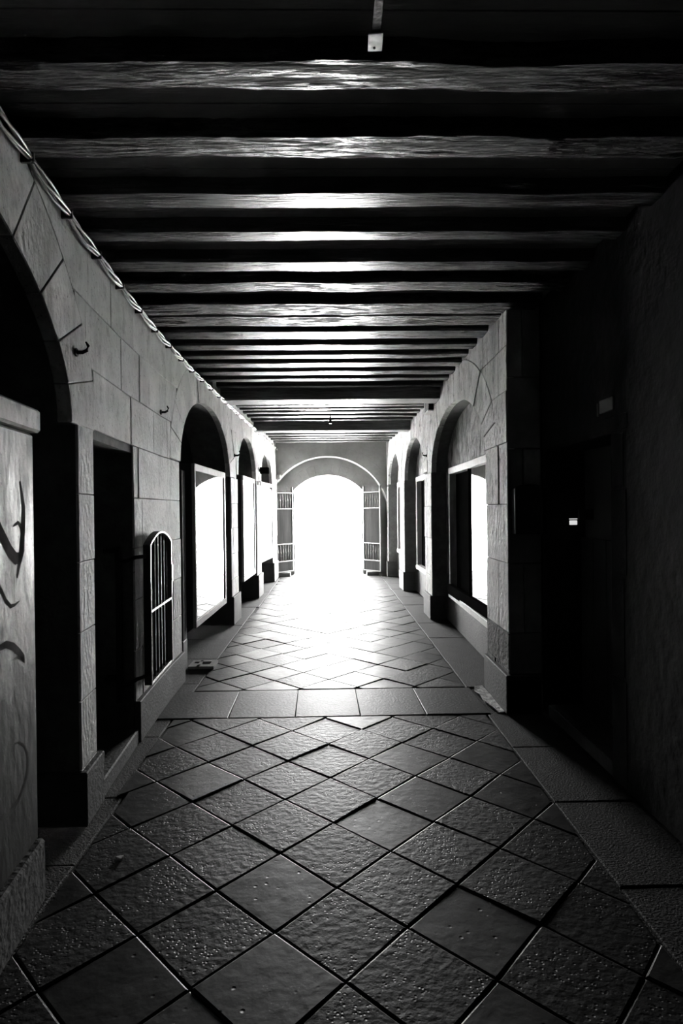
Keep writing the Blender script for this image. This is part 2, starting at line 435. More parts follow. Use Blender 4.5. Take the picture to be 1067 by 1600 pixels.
# ------------------------------------------------------------------ LEFT WALL
ZT = 3.2
AL = [Arch(1.53, 1.53, 2.04, .76, .09, hi=3.42), Arch(7.16, 1.36, 2.06, .75, .05, lo=5.35, hi=8.84), Arch(10.12, .95, 2.12, .66, .06, lo=9.0, hi=11.36), Arch(12.68, .93, 2.14, .62, .05, lo=11.45, hi=13.95)]
DOOR = (3.40, 4.27, 2.0)
bm = wall_body(FL, -.4, YE+.6, 3.055, AL, [DOOR])
wl_ = link('wall_left', bm, 'mortar', kind='structure')
ZC = [.0, .28, .63, .98, 1.34, 1.69, 2.05, 2.38, 2.72, 3.05]
courses(FL, -.38, YE, ZC, AL, [DOOR], 'wall', wl_, cuts={6: [3.42, 4.22, 4.85, 5.3, 8.8], 7: [3.3, 4.0, 4.45, 5.05, 8.9], 8: [3.35, 3.78, 4.3, 4.7, 5.2, 8.7, 9.1]}, wmin=.4, wmax=.7)
for A, n in zip(AL, (13, 13, 11, 11)): voussoirs(FL, A, n, 'wall', wl_, 3.05)
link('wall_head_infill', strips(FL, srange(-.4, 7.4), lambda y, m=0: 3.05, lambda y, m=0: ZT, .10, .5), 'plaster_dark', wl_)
link('wall_head_infill', strips(FL, srange(7.4, YE+.6), lambda y, m=0: 3.05, lambda y, m=0: ZT, .0, .5), 'wall', wl_)
# dark recess walls behind the arches and the door
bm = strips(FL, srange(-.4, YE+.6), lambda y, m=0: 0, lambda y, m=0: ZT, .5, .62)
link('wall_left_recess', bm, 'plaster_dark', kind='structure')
# plinths at the foot of each pier
def plinth(face, a, b, h, d=-.03, m='plinth', name='pier_plinth', parent=None, d1=.30, ja=True, jb=True):
    n = max(1, int((b-a)/.5)); ss = [a + (b-a)*i/n for i in range(n+1)]
    pts = [(s, 0) for s in ss] + [(s, h) for s in ss[::-1]]
    return link(name, prism(face, pts, d, d1), m, parent, bevel=.006)
plinth(FL, 3.13, 3.43, .275, parent=wl_, d1=.3)
plinth(FL, 4.26, 5.77, .285, parent=wl_, d1=.02)
plinth(FL, 8.54, 9.14, .39, parent=wl_); plinth(FL, 11.1, 11.72, .41, parent=wl_); plinth(FL, 13.62, 14.47, .41, parent=wl_)

# left doorway
dr = link('door_1', prism(FL, [(3.38, .02), (4.29, .02), (4.29, 2.02), (3.38, 2.02)], .36, .42), 'door', kind='structure')
for k in range(6):
    a = 3.41 + k*.143
    link('door_plank', prism(FL, [(a, .1), (a+.137, .1), (a+.137, 1.97), (a, 1.97)], .345, .365), 'door', dr, bevel=.004)
link('door_threshold', prism(FL, [(3.44, 0), (4.25, 0), (4.25, .105), (3.44, .105)], -.02, .36), 'plinth', dr, bevel=.008)

# the little gate folded back against the wall
GX = -1.275
g = root('iron_gate_leaf', (GX, 4.35, .37), 'small black iron gate leaf with arched top folded back against the left wall', 'gate')
def gx(y): return interp(LK, y) + .085
y0, y1, zb, zsld, zap = 4.35, 5.05, .37, 1.36, 1.445
def arcz(t): return zsld + (zap - zsld)*math.sin(math.pi*t)**.9
bm = bmesh.new()
w, dp = .016, .05
# outer frame: closed band of rectangular section following the outline
outl = [(y0, zb), (y0, zsld)] + [(y0 + (y1-y0)*i/12, arcz(i/12)) for i in range(1, 12)] + [(y1, zsld), (y1, zb)]
cy_, cz_ = (y0+y1)/2, .9
def inset(p, k):
    return (p[0] + (k if p[0] < cy_ - .01 else -k if p[0] > cy_ + .01 else 0) * (1 if p[1] <= zsld + .001 else abs(p[0]-cy_)/(.5*(y1-y0))),
            p[1] + (k if p[1] < zb + .01 else (-k if p[1] > zsld - .01 else 0)))
inn = [inset(p, w) for p in outl]
A_ = [[bm.verts.new((gx(s) + o, s, z)) for s, z in L_] for L_ in (outl, inn) for o in (0, -dp)]
n = len(outl)
for i in range(n):
    j = (i+1) % n
    o0, o1, i0, i1 = A_[0], A_[1], A_[2], A_[3]
    bm.faces.new([o0[i], o0[j], i0[j], i0[i]]); bm.faces.new([o1[j], o1[i], i1[i], i1[j]])
    bm.faces.new([o0[j], o0[i], o1[i], o1[j]]); bm.faces.new([i0[i], i0[j], i1[j], i1[i]])
part('gate_frame', bm, 'iron', g, bevel=.002)
# bright metal strips added for the light caught along the frame's front edge
bm = bmesh.new()
e1 = [inset(p, .003) for p in outl]; e2 = [inset(p, .0095) for p in outl]
vv = [[bm.verts.new((gx(s) + o, s, z)) for s, z in L_] for L_ in (e1, e2) for o in (.004, -.002)]
for i in range(n):
    j = (i+1) % n
    bm.faces.new([vv[0][i], vv[0][j], vv[2][j], vv[2][i]]); bm.faces.new([vv[0][j], vv[0][i], vv[1][i], vv[1][j]]); bm.faces.new([vv[2][i], vv[2][j], vv[3][j], vv[3][i]])
part('edge_strip', bm, 'iron_edge', g, label='bright strip for the light on the gate edge')
for k in range(6):
    y = y0 + (k+1)*(y1-y0)/7
    part('gate_bar', tube(bmesh.new(), [(gx(y)-.025, y, zb+.01), (gx(y)-.025, y, arcz((k+1)/7)-.012)], .009), 'iron', g, smooth=True)
bm = bmesh.new()
bm = prism(FL, [(y0+.01, .88), (y1-.01, .88), (y1-.01, .896), (y0+.01, .896)], -.088, -.045); part('mid_rail', bm, 'iron_edge', g)
part('lock_box', prism(FL, [(y1-.012, 1.02), (y1+.022, 1.02), (y1+.022, 1.16), (y1-.012, 1.16)], -.092, -.05), 'iron_edge', g, bevel=.003)
# hinge post with its arms
hx = -1.44
for zz in (1.28, .44):
    bm = tube(bmesh.new(), [(hx, 4.2, zz-.02), (hx+.06, 4.2, zz-.02), (hx+.10, 4.26, zz), (gx(4.35)-.03, 4.35, zz)], .014, 8)
    part('hinge_arm', bm, 'iron', g, smooth=True)
part('hinge_post', newbox(hx-.016, hx+.016, 4.185, 4.215, .3, 1.36), 'iron', g, bevel=.003)
for zz in (1.33, .46):
    part('wall_plate', newbox(hx-.10, hx-.01, 4.19, 4.27, zz-.015, zz+.012), 'iron', g, bevel=.003)

# showcases set in the left arches
def showcase(y0, y1, z0, z1, front, label, glazed=True, cap=0.0, name='shop_showcase', fw=.075, depth=.40):
    fa, fb = front if isinstance(front, tuple) else (front, front)
    xa, xb = interp(LK, y0) + fa, interp(LK, y1) + fb
    def P(s, z, d):   # straight front between the two ends
        t = (s-y0)/(y1-y0); return (xa + (xb-xa)*t - d, s, z)
    class PF: pt = staticmethod(P)
    r = root(name, ((xa+xb)/2, (y0+y1)/2, z0), label, 'showcase')
    part('case_body', prism(PF, [(y0, z0), (y1, z0), (y1, z1), (y0, z1)], .035, depth), 'case', r, bevel=.004)
    fm = 'frame' if glazed else 'shutter'
    if glazed:
        for nm, q in (('frame_rail', [(y0, z0), (y1, z0), (y1, z0+fw), (y0, z0+fw)]), ('frame_rail', [(y0, z1-fw), (y1, z1-fw), (y1, z1), (y0, z1)]),
                      ('frame_stile', [(y0, z0+fw), (y0+.045, z0+fw), (y0+.045, z1-fw), (y0, z1-fw)]), ('frame_stile', [(y1-.09, z0+fw), (y1, z0+fw), (y1, z1-fw), (y1-.09, z1-fw)])):
            part(nm, prism(PF, q, 0, .035), fm, r, bevel=.004)
        part('glass_pane', prism(PF, [(y0+.045, z0+fw), (y1-.09, z0+fw), (y1-.09, z1-fw), (y0+.045, z1-fw)], .012, .03), 'glass', r)
    return r, PF
showcase(6.43, 8.15, .37, 2.09, 0.0, 'nearest glazed showcase in a pale frame, in the second arch on the left')
showcase(9.62, 10.93, .47, 2.14, 0.0, 'glazed showcase in the third arch on the left, just before the small black box')
showcase(12.0, 13.47, .56, 2.15, (-.04, .03), 'farthest glazed showcase on the left, in the last arch by the end wall')
r, PF = showcase(.75, 2.54, .26, 1.92, .01, 'closed metal showcase with scrawls and a thick cap at the left edge of the picture', glazed=False, name='shuttered_showcase')
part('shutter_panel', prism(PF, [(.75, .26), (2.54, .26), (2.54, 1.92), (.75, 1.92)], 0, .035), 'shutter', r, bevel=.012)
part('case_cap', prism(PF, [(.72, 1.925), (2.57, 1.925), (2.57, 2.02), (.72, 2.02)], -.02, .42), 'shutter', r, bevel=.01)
part('case_foot', prism(PF, [(.76, 0), (2.56, 0), (2.56, .255), (.76, .255)], -.02, .3), 'stone_dark', r, bevel=.01)
def scrawl(pts, w=.02):
    """a flat painted stroke, thick in its middle"""
    n = len(pts); A, B = [], []
    for i, (y, z) in enumerate(pts):
        p, q = pts[max(0, i-1)], pts[min(n-1, i+1)]
        dx, dz = q[0]-p[0], q[1]-p[1]; L = math.hypot(dx, dz) or 1
        h = w*.5*max(.12, math.sin(math.pi*(i+.5)/n))
        A.append((y - dz/L*h, z + dx/L*h)); B.append((y + dz/L*h, z - dx/L*h))
    bm = bmesh.new()
    va = [bm.verts.new(PF.pt(y, z, -.0006)) for y, z in A]; vb = [bm.verts.new(PF.pt(y, z, -.0006)) for y, z in B]
    for i in range(n-1): bm.faces.new([va[i], va[i+1], vb[i+1], vb[i]])
    part('scrawl', bm, 'scrawl', r)
scrawl([(2.20 - .22*math.cos(t/14*math.pi*1.3), 1.62 + .10*math.sin(t/14*math.pi*2.6) - .012*t) for t in range(15)], .05)
scrawl([(2.40, 1.72), (2.43, 1.62), (2.42, 1.52), (2.39, 1.42), (2.36, 1.35)], .04)
scrawl([(2.30 + .12*math.sin(t*.5), 1.02 + .03*math.cos(t*.9) + .01*t) for t in range(12)], .03)
scrawl([(2.28 + .16*math.sin(t*.45), .62 + .12*math.cos(t*.45)) for t in range(12)], .02)
scrawl([(2.10 + .04*t, 1.38 - .02*t + .03*math.sin(t)) for t in range(8)], .02)
# side stile of something folded inside the second arch: a slim dark shutter stack
r2 = root('folded_shutter', (-1.62, 6.05, .35), 'slim dark folded shutter standing in the near end of the second left arch', 'shutter')
for k in range(3):
    part('shutter_leaf', newbox(-1.86, -1.46, 6.12+k*.05, 6.15+k*.05, .30, 2.0), 'door', r2, bevel=.004)
part('foot_rail', newbox(-1.86, -1.46, 6.10, 6.27, 0, .30), 'case', r2, bevel=.004)

# ------------------------------------------------------------------ RIGHT WALL beyond the corner
AR = [Arch(7.09, 1.62, 2.10, .70, .05, lo=5.05, hi=9.06), Arch(10.6, 1.19, 2.13, .68, .06, lo=9.07, hi=12.1), Arch(13.34, .93, 2.15, .66, .04, lo=12.12, hi=14.47)]
YC = 4.73
NOTCH = (9.33, 9.86, 3.0)
wr_ = link('wall_right', wall_body(FR, YC+.012, YE+.6, ZT, AR, d1=.62), 'mortar', kind='structure')
ZR = [0, .33, .72, 1.16, 1.62, 2.10, 2.50, 2.85, 3.19]
courses(FR, YC+.004, YE, [0, .33, .62, 1.16, 1.62, 2.10, 2.50, 2.85, 3.19], AR, [], 'wall_r', wr_, wmin=.5, wmax=.9, d1=.06, mfun=lambda y, z: 'plaster_damp' if y < 5.45 and z < .5 else 'wall_r')
for A, n in zip(AR, (17, 13, 11)): voussoirs(FR, A, n, 'wall_r', wr_, 3.19, d1=.20)
# reveals and infill panels set back in the arches
def infill(A, y0, y1, z0, z1, glass_d, gl=None):
    s0, s1 = A.c-A.a-A.j-.02, A.c+A.a+A.j+.02
    D = .20
    cl = lambda y, m=0: (A.z(y, .02) or A.zs) if abs(y-A.c) < A.a+.02 else A.zs
    link('infill_base', strips(FR, srange(s0, s1), lambda y, m=0: 0, lambda y, m=0: z0, D+.02, .6), 'plinth', wr_)
    for a, b in ((s0, y0), (y1, s1)):
        if b-a > .02: link('infill_side', strips(FR, srange(a, b), lambda y, m=0: z0, lambda y, m=0: z1, D+.02, .6), 'plaster', wr_)
    link('infill_lunette', strips(FR, srange(s0, s1, .08), lambda y, m=0: z1, lambda y, m=0: max(z1, cl(y)), D+.02, .6), 'plaster', wr_)
def window(n, A, y0, y1, z0, z1, gd, xg=None, pane=0):
    infill(A, y0, y1, z0, z1, gd)
    D = .20; f = .085
    w = link('window_%d' % n, prism(FR, [(y0, z1-f), (y1, z1-f), (y1, z1), (y0, z1)], D-.03, gd), 'sill', kind='structure', bevel=.006)
    link('window_sill', prism(FR, [(y0-.01, z0), (y1+.01, z0), (y1+.01, z0+f*.9), (y0-.01, z0+f*.9)], D-.045, D+.06), 'sill', w, bevel=.006)
    link('inner_sill', prism(FR, [(y0+f, z0+.01), (y1-f, z0+.01), (y1-f, z0+.07), (y0+f, z0+.07)], D+.06, gd+.03), 'floor_border', w, bevel=.006)
    for a, b in ((y0, y0+f*.75), (y1-f*.75, y1)):
        link('window_jamb', prism(FR, [(a, z0+f*.9), (b, z0+f*.9), (b, z1-f), (a, z1-f)], D-.03, gd+.02), 'sill' , w, bevel=.006)
    # black board filling the far part, dark bottom rail, and the pane
    link('black_board', prism(FR, [(y0+f*.7, z0+.06), (y1-f*.7, z0+.06), (y1-f*.7, z1-f+.01), (y0+f*.7, z1-f+.01)], D+.06, D+.09), 'matte_black', w)
    if xg:
        link('bottom_rail', newbox(xg-.03, xg+.02, y0+f*.7, y1-f*.7, z0+.05, z0+f+.10), 'matte_black', w, bevel=.004)
        link('window_stile', newbox(xg-.02, xg+.02, pane, pane+.04, z0+.05, z1-f), 'matte_black', w, bevel=.004)
        link('window_glass', newbox(xg, xg+.012, y0+f*.7, pane, z0+f+.10, z1-f), 'glass', w)
    return w
window(1, AR[0], 6.0, 8.30, .39, 2.13, .50, 1.61, 7.02)
window(2, AR[1], 9.75, 11.42, .47, 2.17, .50)
window(3, AR[2], 12.6, 13.98, .60, 2.17, .50)
# plinths
plinth(FR, YC-.03, 5.43, .30, parent=wr_, d1=.25); plinth(FR, 8.75, 9.36, .34, parent=wr_, d1=.19)
plinth(FR, 11.83, 12.4, .36, parent=wr_, d1=.19); plinth(FR, 14.30, 14.48, .36, parent=wr_, d1=.19)

# the corner return facing the camera, in tall blocks greyed for its shade
FE = Face('E', YC)
ret = link('wall_return', prism(FE, [(1.39, 0), (1.99, 0), (1.99, ZT), (1.39, ZT)], .012, .60), 'mortar', kind='structure')
zs = [.0, .30, .62, 1.16, 1.52, 2.05, 2.6, 3.19]
for i, (a, b) in enumerate(zip(zs, zs[1:])):
    js = [1.378, 1.64] if i % 2 else [1.378, 1.50, 1.64]
    for p, q in zip(js, js[1:]):
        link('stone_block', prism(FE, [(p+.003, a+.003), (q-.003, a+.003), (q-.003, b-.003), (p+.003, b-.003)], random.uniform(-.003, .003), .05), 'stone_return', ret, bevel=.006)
link('pier_plinth', prism(FE, [(1.345, 0), (1.62, 0), (1.62, .27), (1.345, .27)], -.03, .02), 'plinth', ret, bevel=.006)
# near right wall, plastered near-black for its shade, with a doorway
ND = (3.57, 4.66, 2.02)
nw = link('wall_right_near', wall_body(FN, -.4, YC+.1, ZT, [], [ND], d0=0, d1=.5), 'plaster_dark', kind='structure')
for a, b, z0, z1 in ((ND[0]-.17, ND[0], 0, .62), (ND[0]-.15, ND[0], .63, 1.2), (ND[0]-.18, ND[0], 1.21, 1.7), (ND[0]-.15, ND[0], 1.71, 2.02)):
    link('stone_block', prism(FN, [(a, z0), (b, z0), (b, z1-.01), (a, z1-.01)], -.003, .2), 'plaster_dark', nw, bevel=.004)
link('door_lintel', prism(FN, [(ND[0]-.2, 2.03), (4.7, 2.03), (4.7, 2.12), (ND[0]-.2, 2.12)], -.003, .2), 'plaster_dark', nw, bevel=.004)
d2 = link('door_2', prism(FN, [(3.55, .0), (4.68, .0), (4.68, 2.04), (3.55, 2.04)], .30, .36), 'door_pale', kind='structure')
for k in range(5):
    a = 3.58 + k*.215
    link('door_plank', prism(FN, [(a, .10), (a+.207, .10), (a+.207, 1.36), (a, 1.36)], .26, .30), 'door', d2, bevel=.005)
link('door_step', prism(FN, [(3.58, 0), (4.65, 0), (4.65, .09), (3.58, .09)], .0, .3), 'stone_dark', d2, bevel=.006)
# lit nameplate on the door
r = root('lit_bell_plate', (1.85, 4.56, 1.42), 'tiny white lit bell plate glowing on the dark doorway at the right', 'doorbell')
part('bell_case', newbox(1.84, 1.952, 4.505, 4.53, 1.50, 1.575), 'case', r, bevel=.003)
part('lit_plate', newbox(1.765, 1.822, 4.493, 4.503, 1.462, 1.495), 'button', r, bevel=.003)
part('lit_plate', newbox(1.765, 1.822, 4.493, 4.503, 1.503, 1.509), 'button', r)
# letter box on the return
r = root('letter_box', (1.51, YC, 1.39), 'black letter box with arched top on the dark corner pier at the right', 'mailbox')
pts = [(1.405, 1.39), (1.615, 1.39), (1.615, 1.735)] + [(1.51+.105*math.cos(t*math.pi/8), 1.735+.035*math.sin(t*math.pi/8)) for t in range(1, 8)] + [(1.405, 1.735)]
part('box_body', prism(FE, pts, -.10, -.003), 'case', r, bevel=.006)
part('slot_flap', prism(FE, [(1.43, 1.66), (1.59, 1.66), (1.59, 1.69), (1.43, 1.69)], -.11, -.098), 'iron', r, bevel=.003)
part('box_door', prism(FE, [(1.425, 1.42), (1.595, 1.42), (1.595, 1.63), (1.425, 1.63)], -.106, -.098), 'case', r, bevel=.003)
# little sign above the right doorway
r = root('wall_sign', (1.65, 3.62, 2.2), 'small grey rectangular sign plate above the dark doorway on the right', 'sign')
part('sign_plate', prism(FN, [(3.52, 2.155), (3.70, 2.155), (3.70, 2.235), (3.52, 2.235)], -.012, -.001), 'sign', r, bevel=.003)
part('sign_edge', prism(FN, [(3.712, 2.145), (3.735, 2.145), (3.735, 2.225), (3.712, 2.225)], -.012, -.001), 'sign', r, bevel=.002)
# unseen closing walls behind the viewer; back wall added to block sky light
link('added_back_wall', newbox(-1.7, 2.4, -3.3, -3.2, -.1, 3.3), 'plaster_dark', kind='structure')
link('wall_left_rear', newbox(-1.8, -1.0, -3.25, -.39, -.1, ZT), 'plaster_dark', kind='structure')
link('wall_right_rear', newbox(1.65, 2.15, -3.25, -.39, -.1, ZT), 'plaster_dark', kind='structure')
link('wall_right_outer', newbox(2.14, 2.3, -.5, YE+1.1, -.1, ZT), 'plaster_dark', kind='structure')

# ------------------------------------------------------------------ END WALL
class Circ(Arch):
    pass
FA = Face('E', YE); FB = Face('E', YB)
R_, zc, cx = 1.47, 1.37, -.05
def circ(cx, zc, R, z_lo, n=36):
    a = math.asin((z_lo-zc)/R)
    return [(cx - R*math.cos(a + (math.pi-2*a)*i/n), zc + R*math.sin(a + (math.pi-2*a)*i/n)) for i in range(n+1)]
# the wide arch: head cut by the side walls
hd = [p for p in circ(cx, zc, R_, zc+.02) if -1.50 < p[0] < 1.50]
we = link('wall_end', prism(FA, [(-2.0, 3.35), (-2.0, 1.3), (hd[0][0], 1.3)] + hd + [(hd[-1][0], 1.3), (2.2, 1.3), (2.2, 3.35)], 0, .50), 'plaster_end', kind='structure')
# flush ring of voussoirs on the wide arch, a finger proud
n = 13
for i in range(n):
    t0 = math.radians(20) + math.radians(140)*i/n; t1 = math.radians(20) + math.radians(140)*(i+1)/n
    th = [t0+.004 + (t1-t0-.008)*q/3 for q in range(4)]
    inn = [(cx - R_*math.cos(t), zc + R_*math.sin(t)) for t in th]
    o_ = .24 + .03*(i % 2)
    out_ = [(max(-1.27, min(1.33, cx - (R_+o_)*math.cos(t))), min(3.1, zc + (R_+o_)*math.sin(t))) for t in th]
    link('voussoir', prism(FA, inn + out_[::-1], -.006, .3), 'plaster_end', we, bevel=.003)
# gate wall with the smaller opening
gc, ga = -.04, .845
seg = circ(gc, 2.04 + .385 - (ga**2+.385**2)/(2*.385), (ga**2+.385**2)/(2*.385), 2.04)
wg = link('wall_gate', prism(FB, [(-2.0, 0), (gc-ga, 0)] + seg + [(gc+ga, 0), (2.2, 0), (2.2, 3.35), (-2.0, 3.35)], 0, .45), 'plaster_end', kind='structure')
Rg = (ga**2+.385**2)/(2*.385); zg = 2.04+.385-Rg; a0 = math.asin((2.04-zg)/Rg)
n = 11
for i in range(n):
    t0 = a0 + (math.pi-2*a0)*i/n; t1 = a0 + (math.pi-2*a0)*(i+1)/n
    th = [t0+.004 + (t1-t0-.008)*q/3 for q in range(4)]
    inn = [(gc - Rg*math.cos(t), zg + Rg*math.sin(t)) for t in th]
    out_ = [(gc - (Rg+.26)*math.cos(t), zg + (Rg+.26)*math.sin(t)) for t in th]
    link('voussoir', prism(FB, inn + out_[::-1], -.006, .44), 'plaster_end', wg, bevel=.003)
for s in (-1, 1):
    x0 = gc + s*ga; zq = [0, .35, .75, 1.15, 1.6, 2.04]
    for i, (a, b) in enumerate(zip(zq, zq[1:])):
        x1 = x0 + s*(.22 + .1*(i % 2))
        link('stone_block', prism(FB, [(min(x0, x1), a), (max(x0, x1), a), (max(x0, x1), b-.006), (min(x0, x1), b-.006)], -.006, .44), 'plaster_end', wg, bevel=.004)
# corbel at the left foot of the wide arch
tag(link('arch_corbel', prism(FA, [(-1.285, 2.29), (-1.145, 2.29), (-1.145, 2.42), (-1.285, 2.42)], -.12, .01), 'plaster_end', bevel=.01),
    'small grey stone corbel at the left foot of the wide end arch', 'corbel')

# iron gate leaves at the exit, swung inwards
def exit_leaf(s, label):
    hx, hy = gc + s*(ga+.015), YB - .03
    ang = math.radians(52)       # from the wall plane towards the viewer
    W = .62
    d = Vector((s*math.cos(ang), -math.sin(ang), 0)); nrm = Vector((d.y, -d.x, 0))
    r = root('exit_gate_leaf', (hx, hy, 0), label, 'gate')
    def bar(u0, u1, z0, z1, t=.018, name='gate_bar', m='gate_iron', off=0):
        bm = bmesh.new()
        P = [Vector((hx, hy, 0)) + d*u + nrm*(o+off) for u in (u0, u1) for o in (-t, t)]
        vs = [bm.verts.new((p.x, p.y, z)) for z in (z0, z1) for p in (P[0], P[1], P[3], P[2])]
        for f in ((0,1,2,3),(7,6,5,4),(0,4,5,1),(1,5,6,2),(2,6,7,3),(3,7,4,0)): bm.faces.new([vs[i] for i in f])
        return part(name, bm, m, r)
    bar(0, .03, .10, 2.14, name='gate_stile'); bar(W-.03, W, .10, 2.14, name='gate_stile')
    for z in (.10, .345, .755, 1.60, 1.98): bar(.03, W-.03, z, z+.022, name='gate_rail')
    bar(.03, W-.03, .78, 1.60, .006, 'sheet_panel', 'gate_panel'); bar(.03, W-.03, .12, .345, .008, 'kick_panel', 'gate_panel')
    for k in range(6):
        u = .03 + (k+.7)*(W-.06)/6.4
        for za, zb_ in ((.367, .755), (1.622, 1.98)):
            c = Vector((hx, hy, 0)) + d*u
            zs_ = [za, za+(zb_-za)*.3, za+(zb_-za)*.45, (za+zb_)/2, za+(zb_-za)*.55, za+(zb_-za)*.7, zb_]
            part('baluster', tube(bmesh.new(), [(c.x, c.y, z) for z in zs_], [.008, .008, .012, .019, .012, .008, .008], 6), 'gate_iron', r, smooth=True)
    for k in range(11):
        u = .03 + (k+.5)*(W-.06)/11; c = Vector((hx, hy, 0)) + d*u
        part('spike', tube(bmesh.new(), [(c.x, c.y, 2.0), (c.x, c.y, 2.12), (c.x, c.y, 2.15)], [.006, .006, .001], 5), 'gate_iron', r, smooth=True)
    part('foot_stop', newbox(hx + (d*W*.5).x-.14, hx+(d*W*.5).x+.14, hy+(d*W*.5).y-.12, hy+(d*W*.5).y+.12, 0, .09), 'plinth', r, bevel=.01)
exit_leaf(-1, 'grey iron exit gate leaf on the left side of the bright opening')
exit_leaf(1, 'grey iron exit gate leaf on the right side of the bright opening')
# ------------------------------------------------------------------ CEILING
ceil = link('ceiling', newbox(-2.2, 2.3, -3.3, YE+1.0, 3.235, 3.34), 'ceil', kind='structure')
y = -.2
while y < 14.4:     # boards lying over the joists
    w_ = random.uniform(.17, .24)
    if y < 4.6: link('ceiling_board', newbox(-1.5, 1.66, y, y+w_-.006, 3.192+random.uniform(0, .004), 3.236), 'ceil', ceil)
    y += w_
link('distant_ceiling_boards', newbox(-1.5, 1.66, 4.6, 14.5, 3.196, 3.236), 'ceil', ceil)
def joist(y0, y1, z0, z1, x0, x1, m, name='joist', wob=.008, nx=60, twist=0.0):
    bm = bmesh.new(); rs = random.Random(int(y0*991))
    def wave(ph):
        a = [(rs.uniform(.5, 9), rs.uniform(0, 6.3), rs.uniform(.2, 1)) for _ in range(6)]
        s = sum(q[2] for q in a)
        return lambda x: sum(q[2]*math.sin(q[0]*x+q[1]) for q in a)/s
    wn_, wf_, wb_, wc_ = wave(0), wave(1), wave(2), wave(3)
    rows = []
    for i in range(nx+1):
        x = x0 + (x1-x0)*i/nx
        r1, r2 = rs.uniform(-1, 1)*wob*.25, rs.uniform(-1, 1)*wob*.25
        a = y0 + wn_(x)*wob + r1; b = y1 + wf_(x)*wob + r2
        zz = z0 + wb_(x)*wob*.5
        c = min(.018, (y1-y0)*.12)
        m1 = y0 + (y1-y0)*.45 + wc_(x)*wob
        rows.append([bm.verts.new(p) for p in ((x, a, z1), (x, a, zz+c), (x, a+c, zz+.001), (x, m1, zz - .002 + wc_(x)*.002), (x, b-c*.6, zz), (x, b, zz+c*.7), (x, b, z1))])
    for A, B in zip(rows, rows[1:]):
        for k in range(6): bm.faces.new([A[k], A[k+1], B[k+1], B[k]])
        bm.faces.new([A[6], A[0], B[0], B[6]])
    bm.faces.new(rows[0]); bm.faces.new(rows[-1][::-1])
    return link(name, bm, m, ceil)
ZJ = 3.12
J = [(1.62, 1.80, 'joist_flaky'), (2.09, 2.25, 'joist_flaky'), (2.51, 2.68, 'joist_flaky'), (2.96, 3.12, 'joist_paint'), (3.37, 3.50, 'joist_paint'), (3.78, 3.95, 'joist_paint'),
     (4.13, 4.32, 'joist_flaky'), (4.56, 4.83, 'joist_flaky'), (4.86, 5.13, 'joist_flaky'), (5.27, 5.52, 'joist_paint'), (5.70, 5.90, 'joist_paint'), (6.07, 6.24, 'joist_paint'),
     (6.41, 6.62, 'joist_paint'), (6.80, 7.0, 'joist_paint'), (7.18, 7.34, 'joist_paint'), (7.61, 7.74, 'joist_paint'),
     (8.70, 8.88, 'joist_paint'), (9.02, 9.2, 'joist_paint'), (9.34, 9.48, 'joist_paint'), (9.66, 9.84, 'joist_paint'), (10.06, 10.25, 'joist_paint'), (10.5, 10.68, 'joist_paint'),
     (11.7, 11.9, 'joist_paint'), (12.1, 12.3, 'joist_paint'), (12.55, 12.75, 'joist_paint'), (12.98, 13.18, 'joist_paint'), (13.4, 13.6, 'joist_paint'), (13.9, 14.1, 'joist_paint')]
for a, b, m in J:
    joist(a, b, ZJ, 3.2, -1.45, 1.7 if a < 4.5 else 1.6, m, wob=.016 if m == 'joist_flaky' else .009)
joist(-.1, .1, ZJ, 3.2, -1.2, 1.7, 'joist_paint'); joist(.4, .58, ZJ, 3.2, -1.2, 1.7, 'joist_paint'); joist(.82, .99, ZJ, 3.2, -1.2, 1.7, 'joist_paint'); joist(1.22, 1.39, ZJ, 3.2, -1.3, 1.7, 'joist_flaky')
joist(7.87, 8.26, 3.0, 3.2, -1.6, 1.75, 'beam', 'ceiling_beam', .008)
joist(10.85, 11.15, 2.98, 3.2, -1.6, 1.75, 'beam', 'ceiling_beam', .008)
# pale plate on its strap under the nearest visible joists
r = root('ceiling_plate', (.157, 1.9, 3.05), 'small pale metal plate with a dark screw hole hanging under the nearest ceiling joists', 'bracket')
bm = bmesh.new()
hole = [(.157+.004*math.cos(t*math.pi/4), 1.945+.006*math.sin(t*math.pi/4)) for t in range(8)]
def pz(y): return 3.055 + (1.965-y)*(-.10)
o4 = [(.134, 1.883), (.180, 1.876), (.183, 1.965), (.137, 1.967)]
box(bm, 0, 0, 0, 0, 0, 0); bm.free(); bm = bmesh.new()
vs = [bm.verts.new((x, y, pz(y))) for x, y in o4] + [bm.verts.new((x, y, pz(y)+.004)) for x, y in o4]
for f in ((0,1,2,3),(7,6,5,4),(0,4,5,1),(1,5,6,2),(2,6,7,3),(3,7,4,0)): bm.faces.new([vs[i] for i in f])
part('plate', bm, 'tag', r, bevel=.002)
part('screw_hole', tube(bmesh.new(), [(.157, 1.945, pz(1.945)-.003), (.157, 1.945, pz(1.945)+.002)], .004, 8), 'case', r)
part('strap', newbox(.143, .173, 1.5, 1.90, 3.052, 3.066), 'iron', r, bevel=.002)
part('strap_hanger', newbox(.143, .173, 1.70, 1.72, 3.06, 3.13), 'iron', r)
# little lamp hook under the distant ceiling
r = root('ceiling_hook', (.027, 10.0, 3.03), 'small dark hanging fitting under the ceiling between the two heavy beams', 'hook')
part('hook_rod', tube(bmesh.new(), [(.027, 10.1, 3.15), (.027, 10.1, 3.05)], .010, 8), 'iron', r)
part('hook_cup', tube(bmesh.new(), [(.027, 10.1, 3.09), (.027, 10.1, 3.05), (.027, 10.1, 3.0)], [.012, .022, .026], 10), 'iron', r, smooth=True)

